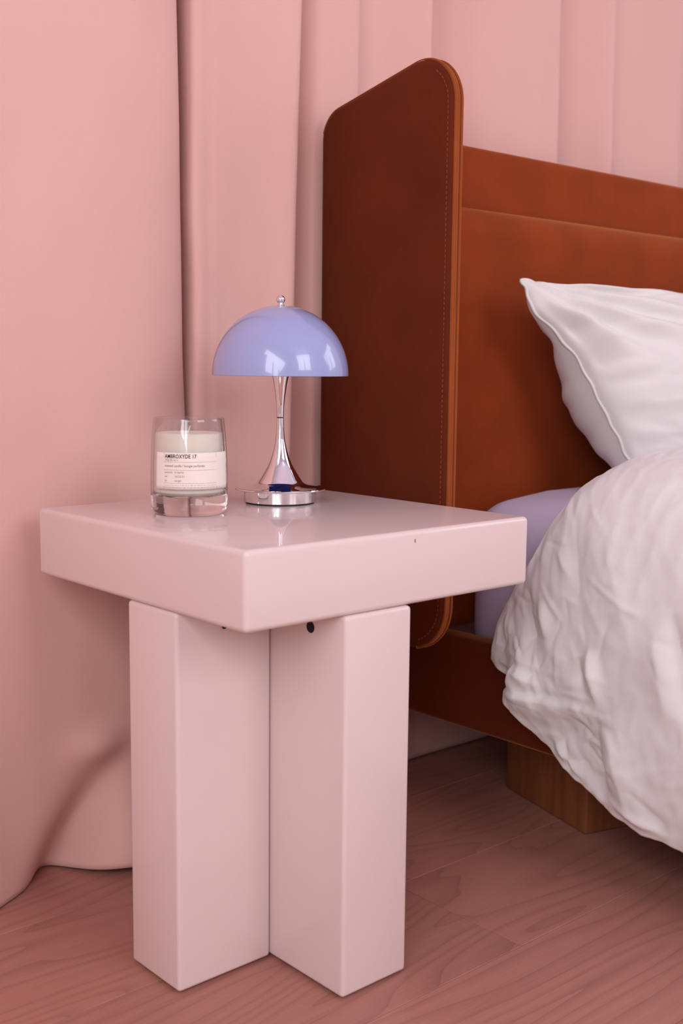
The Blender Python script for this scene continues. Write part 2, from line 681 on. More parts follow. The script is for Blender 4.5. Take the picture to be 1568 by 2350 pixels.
curB = tag(grid_obj('curtain', PB, M['curtain'], None, 0.0012, (1.0, 0.43, 0)),
           'pink pleated curtain hanging behind the rust velvet headboard and the lamp', 'curtain', None)
# hem stitched along the inner edge of the right curtain
rail = tag(tube('curtain_rail', [(-1.3, .44, Z_TOP + 0.022), (2.7, .44, Z_TOP + 0.022)], 0.011, M['steel'], None, 12),
           'white metal rail holding up both pink curtains', 'curtain rail')
bracket_root = rail
for bx_ in (-1.1, 0.23, 2.4):
    box('bracket', bx_ - 0.012, bx_ + 0.012, 0.44, 0.5295, Z_TOP + 0.026, Z_TOP + 0.04, M['steel'], rail, 0.002)

# ================================================================== SIDE TABLE
S, TH, TT = 0.3786, 0.4527, 0.0733
ZT = TH - TT
table = empty('side_table', (0.19, 0.19, 0), 'glossy pink lacquered cross legged side table with thick square top', 'side table')
box('tabletop', 0, S, 0, S, ZT, TH, M['lacquer'], table, 0.0055, 5)
LZ = 0.0022
bx0, bx1, ay0, ay1 = 0.1150, 0.2013, 0.1091, 0.1954
box('leg_panel', bx0, bx1, -0.002, 0.306, LZ, ZT, M['lacquer'], table, 0.0042, 4)
box('leg_panel', 0.0010, bx0 - 0.0009, ay0, ay1, LZ, ZT, M['lacquer'], table, 0.0042, 4)
box('leg_panel', bx1 + 0.0009, 0.262, ay0, ay1, LZ, ZT, M['lacquer'], table, 0.0042, 4)
for fx, fy in ((0.158, 0.03), (0.158, 0.28), (0.03, 0.152), (0.245, 0.152)):
    lathe('foot_glide', [(0, 0), (0.010, 0), (0.010, 0.003), (0, 0.003)], (fx, fy, 0), M['rubber'], table, 20)


def disc(name, c, axis, r0, r1, t, mat, parent, n=24):
    vs, fs = [], []
    for s in (0, 1):
        for i in range(n):
            a = 2 * math.pi * i / n
            u, v = r0 * math.cos(a), r1 * math.sin(a)
            if axis == 'x':
                vs.append((c[0] - s * t, c[1] + u, c[2] + v))
            else:
                vs.append((c[0] + u, c[1] - s * t, c[2] + v))
    fs.append(tuple(range(n)))
    fs.append(tuple(range(n, 2 * n)))
    for i in range(n):
        fs.append((i, (i + 1) % n, n + (i + 1) % n, n + i))
    return mesh_obj(name, vs, fs, mat, parent, False)


disc('screw_hole', (bx0 + 0.001, 0.0492, 0.3612), 'x', 0.0058, 0.0058, 0.0013, M['dark'], table)
disc('screw_hole', (0.0564, ay0 + 0.001, 0.3600), 'y', 0.003, 0.003, 0.0013, M['dark'], table)
disc('paint_chip', (0.2058, 0.0005, 0.4425), 'y', 0.0008, 0.0021, 0.0007, M['grey_ink'], table, 10)

# ================================================================== LAMP
LC = (0.2439, 0.2588, TH)
PX = 0.000498
lamp = empty('table_lamp', LC, 'small mushroom shaped table lamp with periwinkle dome and chrome trumpet stem', 'lamp')
lathe('base', [(0, 0.0016), (0.0408, 0.0016), (0.0419, 0.0024), (0.0421, 0.0146), (0.0421, 0.0152), (0.0508, 0.0153), (0.0521, 0.0159), (0.0524, 0.0168), (0.0520, 0.0176), (0.0508, 0.0180), (0.02, 0.0180), (0, 0.0180)], LC, M['chrome'], lamp, 128)
lathe('foot_pad', [(0, 0), (0.0395, 0), (0.0395, 0.0018), (0, 0.0018)], LC, M['rubber'], lamp, 64)
zb = 1156.0
stem_px = [(55, 1110.5), (48, 1101.5), (41.5, 1091.5), (34, 1079), (26.3, 1065), (17.4, 1040), (11.4, 1013), (9.2, 990), (8.5, 975), (8.3, 960)]
sp = catmull([(0.0503, 0.01815), (0.0420, 0.0189), (0.0340, 0.0205)] + [(r * PX, (zb - y) * PX) for r, y in stem_px], 6)
prof = [(0.049, 0.0175)] + [tuple(p) for p in sp]
prof += [(0.0030, sp[-1][1])]
lathe('lower_stem', prof, LC, M['chrome'], lamp, 96)
stem2 = [(8.2, 957.6), (8.4, 945), (9.3, 928), (11.2, 911), (15.0, 884), (19.0, 865), (22, 850), (25, 836), (28, 822)]
sp2 = catmull([(r * PX, (zb - y) * PX) for r, y in stem2], 6)
prof2 = [(0.003, sp2[0][1] - 0.0002)] + [tuple(p) for p in sp2] + [(sp2[-1][0], sp2[-1][1] + 0.002), (0.002, sp2[-1][1] + 0.002)]
lathe('upper_stem', prof2, LC, M['chrome'], lamp, 96)
lathe('stem_joint', [(0.0, sp[-1][1] - 0.001), (0.0038, sp[-1][1] - 0.001), (0.0038, sp2[0][1] + 0.0005), (0, sp2[0][1] + 0.0005)], LC, M['dark'], lamp, 32)
# shade: a closed shell, outer dome then inner dome
zr = (zb - 862.5) * PX
RS, HS = 0.0779, 0.0790
outer, inner = [], []
for i in range(0, 49):
    a = i / 48 * math.pi / 2
    outer.append((RS * math.cos(a) ** 0.985 if i < 48 else 0.0, zr + HS * math.sin(a)))
    inner.append(((RS - 0.0022) * math.cos(a) if i < 48 else 0.0, zr + (HS - 0.0022) * math.sin(a)))
prof = inner[::-1] + [(RS - 0.0016, zr - 0.0004), (RS - 0.0006, zr - 0.0004)] + outer
sh = lathe('lamp_shade', prof, LC, M['shade'], lamp, 128)
sh.data.materials.append(M['shade_inside'])
for p in sh.data.polygons:
    if p.normal.dot(p.center - Vector((0, 0, zr)) + sh.location - Vector(LC)) < 0:
        p.material_index = 1
zt = zr + HS
fin = [(0, zt - 0.001), (0.0040, zt - 0.001), (0.0042, zt + 0.0008), (0.0026, zt + 0.0014), (0.0025, zt + 0.0022)]
for i in range(3, 21):
    a = math.pi * i / 20
    fin.append((0.0050 * math.sin(a) if i < 20 else 0.0, zt + 0.0064 - 0.0050 * math.cos(a)))
lathe('finial', fin, LC, M['chrome'], lamp, 40)
lathe('light_disc', [(0, zr + 0.045), (0.016, zr + 0.045), (0.016, zr + 0.049), (0, zr + 0.049)], LC, M['wick'], lamp, 40)
lathe('shade_support', [(0, zr + 0.0235), (0.004, zr + 0.0235), (0.004, zt - 0.0018), (0, zt - 0.0018)], LC, M['chrome'], lamp, 20)

# ================================================================== CANDLE
CC = (0.1086, 0.2444, TH)
candle = empty('scented_candle', CC, 'cream wax candle in clear glass tumbler with printed paper label', 'candle')
HG = 0.1020
# outer radius along height (barrel shaped)
rad = catmull([(0.0365, 0.0004), (0.0398, 0.0045), (0.0408, 0.012), (0.0411, 0.026), (0.0410, 0.042), (0.0404, 0.060), (0.0394, 0.080), (0.0381, 0.094), (0.0374, HG)], 6)
ro = lambda z: float(np.interp(z, rad[:, 1], rad[:, 0]))
ZB = 0.0215
base = [(0, 0.0004), (0.0340, 0.0004)] + [tuple(p) for p in rad if p[1] < ZB] + [(ro(ZB), ZB), (0.036, ZB - 0.001), (0.030, ZB - 0.0025), (0.016, ZB - 0.0034), (0, ZB - 0.0036)]
gb = lathe('glass_base', base, CC, M['glass_base'], candle, 96)
zz = np.linspace(ZB + 0.0002, HG - 0.0008, 30)
wall_o = [(ro(z), z) for z in zz]
wall_i = [(ro(z) - 0.0030, z) for z in zz[::-1]]
prof = wall_o + [(ro(HG) - 0.0006, HG), (ro(HG) - 0.0022, HG)] + wall_i
lathe('glass_wall', prof, CC, M['glass_wall'], candle, 96, closed=True)
ZW = 0.0860
wx = [(0, ZB - 0.0030), (0.016, ZB - 0.0028), (0.030, ZB - 0.0018), (0.0355, ZB + 0.0008)] + [(ro(z) - 0.0036, z) for z in np.linspace(ZB + 0.003, ZW - 0.001, 20)] + [(ro(ZW) - 0.0048, ZW), (0.02, ZW - 0.0006), (0, ZW - 0.0004)]
lathe('wax', wx, CC, M['wax'], candle, 96)
tube('wick', [(CC[0], CC[1], TH + ZW - 0.001), (CC[0] + 0.0005, CC[1], TH + ZW + 0.004), (CC[0] + 0.0015, CC[1], TH + ZW + 0.007)], 0.0008, M['wick'], candle, 8)

# direction from the candle towards the camera: the middle of the label, seen a little from its right
to_cam = math.atan2(-0.7886 - CC[1], -0.5899 - CC[0])


def cyl(s, z, off):
    """point on the glass: s metres along the glass to the right of the label's middle, z above table"""
    a = to_cam + s / 0.0405
    r = ro(z) + off
    return (CC[0] + r * math.cos(a), CC[1] + r * math.sin(a), TH + z)


LS0, LS1, LZ0, LZ1 = -0.0400, 0.0490, 0.0290, 0.0672
ns, nz_ = 48, 10
P = np.zeros((ns, nz_, 3))
for i in range(ns):
    for j in range(nz_):
        P[i, j] = cyl(LS0 + (LS1 - LS0) * i / (ns - 1), LZ0 + (LZ1 - LZ0) * j / (nz_ - 1), 0.00022)
label = grid_obj('label', P, M['paper'], candle, 0.0002)
label['label'] = 'cream paper label with small typed print'


def label_text(txt, s, z, size, mat, xscale=1.0, bold=0.0, name='lettering', spacing=1.0):
    cu = bpy.data.curves.new(name, 'FONT')
    cu.body = txt
    cu.size = size
    cu.offset = bold
    cu.space_character = spacing
    cu.resolution_u = 3
    tmp = bpy.data.objects.new('tmp', cu)
    COL.objects.link(tmp)
    dg = bpy.context.evaluated_depsgraph_get()
    dg.update()
    me = bpy.data.meshes.new_from_object(tmp.evaluated_get(dg))
    bpy.data.objects.remove(tmp)
    vs = [cyl(s + v.co.x * xscale, z + v.co.y, 0.00042) for v in me.vertices]
    fs = [tuple(p.vertices) for p in me.polygons]
    o = mesh_obj(name, vs, fs, mat, label, False)
    bpy.data.meshes.remove(me)
    return o


def label_rules(rules, mat, name='ruled_lines'):
    vs, fs = [], []
    for s0, z0, s1, z1 in rules:
        n = max(2, int(abs(s1 - s0) / 0.002) + 2)
        t = 0.00012
        for i in range(n):
            f = i / (n - 1)
            s, z = s0 + (s1 - s0) * f, z0 + (z1 - z0) * f
            if abs(s1 - s0) > abs(z1 - z0):
                vs += [cyl(s, z - t, 0.0004), cyl(s, z + t, 0.0004)]
            else:
                vs += [cyl(s - t, z, 0.0004), cyl(s + t, z, 0.0004)]
            if i:
                k = len(vs)
                fs.append((k - 4, k - 3, k - 1, k - 2))
    return mesh_obj(name, vs, fs, mat, label, False)


L0, L1 = -0.0278, 0.0305
label_rules([(L0, LZ0, L0, LZ1), (L1, LZ0, L1, LZ1), (L0, 0.0575, L1, 0.0575), (L0, 0.0492, L1, 0.0492), (L0, 0.0355, L1, 0.0355)], M['grey_ink'])
label_text('AMBROXYDE 17', L0 + 0.0012, 0.0615, 0.0056, M['ink'], 0.80, 0.00010, 'heading', 1.06)
label_text('245g 8.6 oz. e', L0 + 0.0012, 0.0588, 0.0028, M['grey_ink'], 0.95)
label_text('scented candle / bougie parfumée', L0 + 0.0012, 0.0525, 0.0034, M['grey_ink'], 0.93, 0.00003)
for i, (a_, b__) in enumerate((('poured', 'in berlin'), ('on', '16/23/21'), ('to', 'sergei'))):
    zq = 0.0459 - i * 0.0043
    label_text(a_, L0 + 0.0012, zq, 0.0032, M['grey_ink'], 0.95)
    label_text(b__, L0 + 0.0125, zq, 0.0032, M['grey_ink'], 0.95)
rnd = random.Random(3)
dash = []
for zq in (0.0334, 0.0312):
    s = L0 + 0.0012
    while s < L1 - 0.003:
        ln = rnd.uniform(0.001, 0.0032)
        dash.append((s, zq, s + ln, zq))
        s += ln + 0.0009
label_rules(dash, M['grey_ink'], 'fine_print')

# ================================================================== BED
bed = empty('bed', (1.35, -0.6, 0), 'rust velvet upholstered bed with winged headboard and block wooden legs', 'bed')


def outline(yb, yf, zbot):
    """wing outline in (y, z): back edge, slanted top, rounded front corners."""
    P = []

    def arc(cy, cz, r, a0, a1, n):
        for i in range(n + 1):
            a = R(a0 + (a1 - a0) * i / n)
            P.append((cy + r * math.cos(a), cz + r * math.sin(a)))
    # front is at smaller y. go: bottom back -> up the back -> top -> front -> bottom front
    P.append((yb, zbot))
    arc(yb - 0.040, 0.9055, 0.040, 0, 76, 10)
    th = math.degrees(math.atan2(0.976 - 0.9440, 0.165))
    arc(yf + 0.056, 0.922, 0.056, 90 - th + 2, 180, 16)
    arc(yf + 0.062, zbot + 0.062, 0.062, 180, 270, 14)
    return P


def wing(x0, th, name='headboard_wing'):
    P = np.array(outline(0.4275, 0.1865, 0.252))
    n = len(P)
    d = np.roll(P, -1, 0) - np.roll(P, 1, 0)
    d /= np.linalg.norm(d, axis=1)[:, None]
    nrm = np.c_[d[:, 1], -d[:, 0]]
    cen = P.mean(0)
    if ((P - cen) * nrm).sum() < 0:
        nrm = -nrm
    layers = [(0.0, 0.030), (0.0, 0.007), (0.0006, 0.0038), (0.0020, 0.0014), (0.0042, 0.0020), (th * .35, 0.0), (th * .5, -0.0006), (th * .65, 0.0), (th - 0.0042, 0.0020), (th - 0.0020, 0.0014), (th - 0.0006, 0.0038), (th, 0.007), (th, 0.03)]
    vs, fs = [], []
    for dx, ins in layers:
        Q = P - nrm * ins
        vs += [(x0 + dx, q[0], q[1]) for q in Q]
    L = len(layers)
    for k in range(L - 1):
        for i in range(n):
            j = (i + 1) % n
            fs.append((k * n + i, k * n + j, (k + 1) * n + j, (k + 1) * n + i))
    fs.append(tuple(range(n)))
    fs.append(tuple((L - 1) * n + i for i in range(n)))
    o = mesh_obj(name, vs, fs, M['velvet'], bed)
    sharp(o, 60)
    # the front: from the top of the peak round to the underside
    front = [i for i in range(n) if P[i][0] < 0.236]
    a, b = front[0], front[-1]
    me = o.data
    me.materials.append(M['velvet_edge_lit'])
    for k in range(4, 8):
        for i in range(a + 3, b - 2):
            me.polygons[k * n + i].material_index = 1
    for dx in (0.0032, th - 0.0032):
        tube('piping', [(x0 + dx, *(P[i] + nrm[i] * 0.0002)) for i in range(3, b + 1)], [0.0008 if i < a - 2 else 0.0018 * min(1, 0.45 + (i - a + 2) / 10.0) for i in range(3, b + 1)], M['velvet_edge_lit'], o, 8)
    # a line of stitches just inside the edge, on the outer face
    Q = (P - nrm * 0.0095)[a + 2:b + 1]
    D = np.r_[0, np.cumsum(np.linalg.norm(np.diff(Q, axis=0), axis=1))]
    vs2, fs2 = [], []
    t = 0.01
    xs_ = x0 - 0.0004 if x0 < 1 else x0 + th + 0.0004
    while t < D[-1] - 0.01:
        pts = []
        for tt in (t, t + 0.0036):
            pts.append(np.array([np.interp(tt, D, Q[:, 0]), np.interp(tt, D, Q[:, 1])]))
        dd = (pts[1] - pts[0]) / np.linalg.norm(pts[1] - pts[0])
        nn = np.array([-dd[1], dd[0]]) * 0.0005
        k = len(vs2)
        for p in (pts[0] - nn, pts[1] - nn, pts[1] + nn, pts[0] + nn):
            vs2.append((xs_, p[0], p[1]))
        for p in (pts[0] - nn, pts[1] - nn, pts[1] + nn, pts[0] + nn):
            vs2.append((x0 + 0.0003 if x0 < 1 else x0 + th - 0.0003, p[0], p[1]))
        fs2 += [(k, k + 1, k + 2, k + 3), (k, k + 1, k + 5, k + 4), (k + 1, k + 2, k + 6, k + 5), (k + 2, k + 3, k + 7, k + 6), (k + 3, k, k + 4, k + 7)]
        t += 0.0062
    s_ = mesh_obj('stitching', vs2, fs2, M['thread'], o, False)
    s_['kind'] = 'stuff'
    return o


M['thread'] = cloth('rust_thread', srgb(138, 64, 32), 0.04, 0.3, 0.8)
wing(0.4462, 0.0168)
XR = 2.26
wing(XR, 0.0225)
box('headboard_panel', 0.4632, XR - 0.0002, 0.368, 0.414, 0.2405, 0.9235, M['velvet_pad_lit'], bed, 0.012, 5)
# the thick front pad, its top rolled over towards the room
prof = [(0.3684, 0.2405), (0.3684, 0.828)]
for i in range(0, 21):
    a = R(90 * i / 20)
    prof.append((0.3684 - 0.006 - 0.0444 * math.sin(a), 0.788 + 0.0455 * math.cos(a)))
prof += [(0.318, 0.66), (0.318, 0.50), (0.318, 0.36), (0.3186, 0.252), (0.325, 0.2405)]
vs, fs = [], []
npf = len(prof)
xs_ = [0.4634, 0.472, 0.60, 0.85, 1.1, 1.36, 1.62, 1.9, 2.15, XR - 0.0088, XR - 0.0004]
for x in xs_:
    vs += [(x, y, z) for y, z in prof]
for a in range(len(xs_) - 1):
    for i in range(npf):
        k = (i + 1) % npf
        fs.append((a * npf + i, a * npf + k, (a + 1) * npf + k, (a + 1) * npf + i))
fs.append(tuple(range(npf)))
fs.append(tuple((len(xs_) - 1) * npf + i for i in range(npf)))
sharp(mesh_obj('headboard_cushion', vs, fs, M['velvet_pad_lit'], bed), 50)
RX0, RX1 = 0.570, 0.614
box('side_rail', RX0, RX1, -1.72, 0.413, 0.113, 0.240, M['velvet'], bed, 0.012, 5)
box('side_rail', 2.11, 2.154, -1.72, 0.413, 0.113, 0.240, M['velvet'], bed, 0.012, 5)
box('foot_rail', RX0, 2.154, -1.765, -1.7205, 0.113, 0.240, M['velvet'], bed, 0.012, 5)
box('slat_deck', RX1 + 0.0005, 2.1095, -1.72, 0.3175, 0.170, 0.186, M['wood'], bed, 0.002, 1)


def bed_leg(cx, cy, ang):
    vs, fs = rbox(-0.095, 0.095, -0.095, 0.095, 0.0, 0.1128, 0.004, 3)
    ca, sa = math.cos(R(ang)), math.sin(R(ang))
    vs = [(cx + x * ca - y * sa, cy + x * sa + y * ca, z) for x, y, z in vs]
    return sharp(mesh_obj('leg', vs, fs, M['wood'], bed), 50)


bed_leg(0.7425, 0.1555, -16.5)
bed_leg(1.98, 0.155, 0)
bed_leg(0.73, -1.55, 0)
bed_leg(1.98, -1.55, 0)

# mattress in its fitted sheet
bm = bmesh.new()
bmesh.ops.create_cube(bm, size=1.0)
mx0, mx1, my0, my1, mz0, mz1 = 0.617, 2.107, -1.70, 0.3165, 0.1865, 0.424
for v in bm.verts:
    v.co = Vector((mx0 + (v.co.x + .5) * (mx1 - mx0), my0 + (v.co.y + .5) * (my1 - my0), mz0 + (v.co.z + .5) * (mz1 - mz0)))
bmesh.ops.bevel(bm, geom=list(bm.edges), offset=0.052, segments=8, profile=0.5, affect='EDGES')
for it in range(4):
    bmesh.ops.subdivide_edges(bm, edges=[e for e in bm.edges if e.calc_length() > 0.03], cuts=1, use_grid_fill=True)
bmesh.ops.triangulate(bm, faces=[f for f in bm.faces if len(f.verts) > 4])
co = np.array([v.co for v in bm.verts])
inx = np.minimum(co[:, 0] - mx0, mx1 - co[:, 0])
iny = np.minimum(co[:, 1] - my0, my1 - co[:, 1])
topm = sstep(0.36, 0.41, co[:, 2])
crown = 0.010 * sstep(0.02, 0.16, inx) * topm
dz = crown + topm * (0.0022 * pnoise(co[:, 0] * 14, co[:, 1] * 9, 21) + 0.0012 * pnoise(co[:, 0] * 40, co[:, 1] * 25, 22))
side = (1 - topm) * sstep(0.03, 0.0, inx)
dx = side * (0.003 * pnoise(co[:, 1] * 16, co[:, 2] * 22, 23) + 0.002 * ridged(co[:, 1] * 9 + co[:, 2] * 14, co[:, 2] * 9, 24))
for v, a, b in zip(bm.verts, dz, dx):
    v.co.z += a
    v.co.x += b * (1 if v.co.x > 1 else 1)
bm.verts.index_update()
mv = [tuple(v.co) for v in bm.verts]
mf = [tuple(v.index for v in f.verts) for f in bm.faces]
bm.free()
mattress = mesh_obj('mattress', mv, mf, M['sheet'], None, True, (1.35, -0.6, 0.2))
tag(mattress, 'thick mattress in a lilac white fitted sheet, lying on the rust velvet bed', 'mattress')

# ------------------------------------------------------------------ pillow
TL, TR = np.array((0.645, 0.242, 0.727)), np.array((1.34, 0.258, 0.745))
BL, BR = np.array((0.800, 0.140, 0.437)), np.array((1.38, 0.130, 0.437))


def pillow():
    n = 110
    a = np.linspace(-1, 1, n)
    # denser rows near the rim
    a = np.sign(a) * (1 - (1 - np.abs(a)) ** 1.35)
    A, B = np.meshgrid(a, a, indexing='ij')
    u, v = (A + 1) / 2, (B + 1) / 2

    def rim(A, B):
        pinch = 0.055
        A2 = A * (1 - pinch * (1 - B * B) ** 1.2 * np.abs(A) ** 3)
        B2 = B * (1 - 0.135 * (1 - A * A) ** 1.0 * np.abs(B) ** 3)
        u, v = (A2 + 1) / 2, (B2 + 1) / 2
        return (TL * 0 + (1 - u)[..., None] * ((1 - v)[..., None] * BL + v[..., None] * TL) + u[..., None] * ((1 - v)[..., None] * BR + v[..., None] * TR))
    base = rim(A, B)
    ear = -0.020 * np.exp(-((v - 0.86) / 0.085) ** 2) * (1 - u) ** 5 + 0.006 * np.exp(-((v - 0.6) / 0.10) ** 2) * (1 - u) ** 5
    base = base + ear[..., None] * np.array((1.0, 0, 0))
    ux = (TR - TL) / np.linalg.norm(TR - TL)
    vy = (TL + TR - BL - BR)
    vy /= np.linalg.norm(vy)
    nn = np.cross(ux, vy)
    nn /= np.linalg.norm(nn)
    if nn[1] > 0:
        nn = -nn
    prof = np.clip((1 - A * A) * (1 - B * B), 0, 1)
    t = prof ** 0.47
    tb = np.clip(1 - A * A, 0, 1) ** 0.36 * np.clip(1 - B * B, 0, 1) ** 0.5 * (1 - 0.6 * sstep(0.0, 0.75, B))
    # gathers that run in from the rim, wrinkles that fan from the corners
    ea, eb = 1 - np.abs(A), 1 - np.abs(B)
    gath = 0.0075 * np.exp(-ea / 0.20) * (1 - np.exp(-ea / 0.02)) * np.sin(B * 21 + 3.5 * pnoise(B * 4, A * 1.5, 31)) * (0.5 + pnoise(B * 3, A, 32))
    gath += 0.006 * np.exp(-eb / 0.20) * (1 - np.exp(-eb / 0.02)) * np.sin(A * 17 + 3 * pnoise(A * 4, B * 1.5, 33)) * (0.5 + pnoise(A * 3, B, 34))
    # long soft folds pulled from the upper left corner
    th = np.arctan2(1.0 - B, A + 1.0)
    rr = np.hypot(A + 1, 1 - B)
    fan = 0.0105 * np.sin(th * 15 + 1.2 * pnoise(A * 2, B * 2, 35) * 3) * np.exp(-((rr - 0.55) / 0.42) ** 2)
    cr = 0.0065 * (ridged(A * 1.6 + B * .8, B * 3.2, 36) - .5) * sstep(0, .15, np.minimum(ea, eb))
    front = base + nn * (0.088 * t + (gath + fan + cr) * sstep(0, 0.05, np.minimum(ea, eb)))[..., None]
    back = base - nn * (0.125 * tb + gath * 0.9 * sstep(0, 0.05, np.minimum(ea, eb)))[..., None]
    vs, fs, idx = [], [], {}
    F = np.arange(n * n).reshape(n, n)
    vs = front.reshape(-1, 3).tolist()
    Bk = F.copy()
    k = len(vs)
    for i in range(n):
        for j in range(n):
            if 0 < i < n - 1 and 0 < j < n - 1:
                Bk[i, j] = k
                vs.append(back[i, j].tolist())
                k += 1
    for i in range(n - 1):
        for j in range(n - 1):
            fs.append((F[i, j], F[i + 1, j], F[i + 1, j + 1], F[i, j + 1]))
            fs.append((Bk[i, j], Bk[i, j + 1], Bk[i + 1, j + 1], Bk[i + 1, j]))
    fs = [tuple(int(q) for q in f) for f in fs]
    V = np.array(vs)
    V[:, 2] = np.maximum(V[:, 2], 0.4405)
    V[:, 1] = np.minimum(V[:, 1], 0.316)
    o = mesh_obj('pillow', V.tolist(), fs, M['pillow'], None, True, tuple((BL + BR) / 2))
    rimi = [F[i, 0] for i in range(n)] + [F[n - 1, j] for j in range(1, n)] + [F[i, n - 1] for i in range(n - 2, -1, -1)] + [F[0, j] for j in range(n - 2, 0, -1)]
    rp = V[rimi]
    k_ = np.arange(len(rp))
    rp = rp + nn * (0.0012 * np.sin(k_ * 0.55))[:, None] + np.c_[0 * k_, 0 * k_, 0.0011 * np.sin(k_ * 0.41 + 1)]
    tube('seam_piping', rp.tolist(), 0.0022, M['pillow'], o, 8, True)
    tag(o, 'plump white pillow with piped seam propped against the rust velvet headboard', 'pillow')
    return o


pillow()

# ------------------------------------------------------------------ duvet
# rows run from the head edge (u = 0) towards the foot; each row goes from the hem up the side and over the mattress
rows = [
    [(.530, .177, .237), (.521, .167, .262), (.523, .160, .292), (.527, .140, .335), (.533, .118, .378), (.548, .101, .422), (.575, .083, .458), (.63, .072, .472), (.72, .046, .474), (.86, .000, .474), (1.2, -.03, .474), (2.0, -.03, .474)],
    [(.531, .156, .224), (.521, .152, .250), (.520, .147, .286), (.524, .128, .333), (.529, .108, .378), (.542, .091, .426), (.570, .074, .465), (.63, .062, .482), (.72, .034, .484), (.86, -.010, .484), (1.2, -.042, .484), (2.0, -.042, .484)],
    [(.530, .136, .211), (.515, .136, .242), (.514, .132, .280), (.517, .114, .330), (.522, .096, .379), (.535, .080, .430), (.565, .062, .470), (.63, .050, .492), (.72, .022, .495), (.86, -.022, .495), (1.2, -.055, .495), (2.0, -.055, .495)],
    [(.508, .132, .192), (.504, .124, .228), (.507, .116, .270), (.511, .098, .325), (.516, .080, .377), (.529, .064, .432), (.560, .047, .476), (.628, .034, .500), (.72, .006, .505), (.86, -.036, .505), (1.2, -.07, .505), (2.0, -.07, .505)],
    [(.514, .108, .170), (.503, .104, .205), (.503, .097, .255), (.507, .083, .318), (.512, .066, .376), (.525, .050, .433), (.557, .033, .480), (.625, .018, .506), (.72, -.010, .513), (.86, -.046, .513), (1.2, -.08, .513), (2.0, -.08, .513)],
    [(.520, .080, .148), (.508, .077, .188), (.502, .074, .244), (.504, .062, .313), (.508, .047, .375), (.521, .031, .434), (.555, .014, .483), (.624, .000, .509), (.72, -.026, .518), (.86, -.056, .518), (1.2, -.09, .518), (2.0, -.09, .518)],
    [(.519, .034, .117), (.506, .032, .163), (.498, .030, .229), (.499, .018, .305), (.503, .004, .372), (.516, -.010, .436), (.552, -.024, .490), (.622, -.036, .515), (.72, -.052, .525), (.86, -.076, .527), (1.2, -.11, .527), (2.0, -.11, .527)],
    [(.517, -.028, .092), (.503, -.030, .142), (.494, -.032, .215), (.494, -.042, .297), (.499, -.053, .370), (.512, -.066, .440), (.550, -.080, .497), (.620, -.094, .522), (.72, -.108, .533), (.86, -.13, .535), (1.2, -.16, .535), (2.0, -.16, .535)],
    [(.515, -.105, .078), (.500, -.107, .132), (.491, -.108, .208), (.491, -.115, .293), (.496, -.125, .370), (.510, -.136, .442), (.549, -.150, .502), (.619, -.162, .528), (.72, -.178, .539), (.86, -.19, .541), (1.2, -.22, .540), (2.0, -.22, .540)],
    [(.515, -.215, .070), (.500, -.215, .126), (.491, -.216, .205), (.491, -.220, .291), (.496, -.228, .370), (.510, -.236, .443), (.549, -.248, .504), (.619, -.260, .530), (.72, -.270, .541), (.86, -.28, .543), (1.2, -.30, .540), (2.0, -.30, .540)],
    [(.515, -.60, .066), (.500, -.60, .124), (.491, -.60, .203), (.491, -.60, .290), (.496, -.60, .370), (.510, -.60, .443), (.549, -.60, .504), (.619, -.61, .528), (.72, -.61, .537), (.86, -.61, .537), (1.2, -.61, .53), (2.0, -.61, .53)],
    [(.515, -1.1, .066), (.500, -1.1, .124), (.493, -1.1, .203), (.493, -1.1, .290), (.498, -1.1, .370), (.512, -1.1, .443), (.549, -1.1, .500), (.619, -1.1, .520), (.72, -1.1, .527), (.86, -1.1, .527), (1.2, -1.1, .52), (2.0, -1.1, .52)],
]


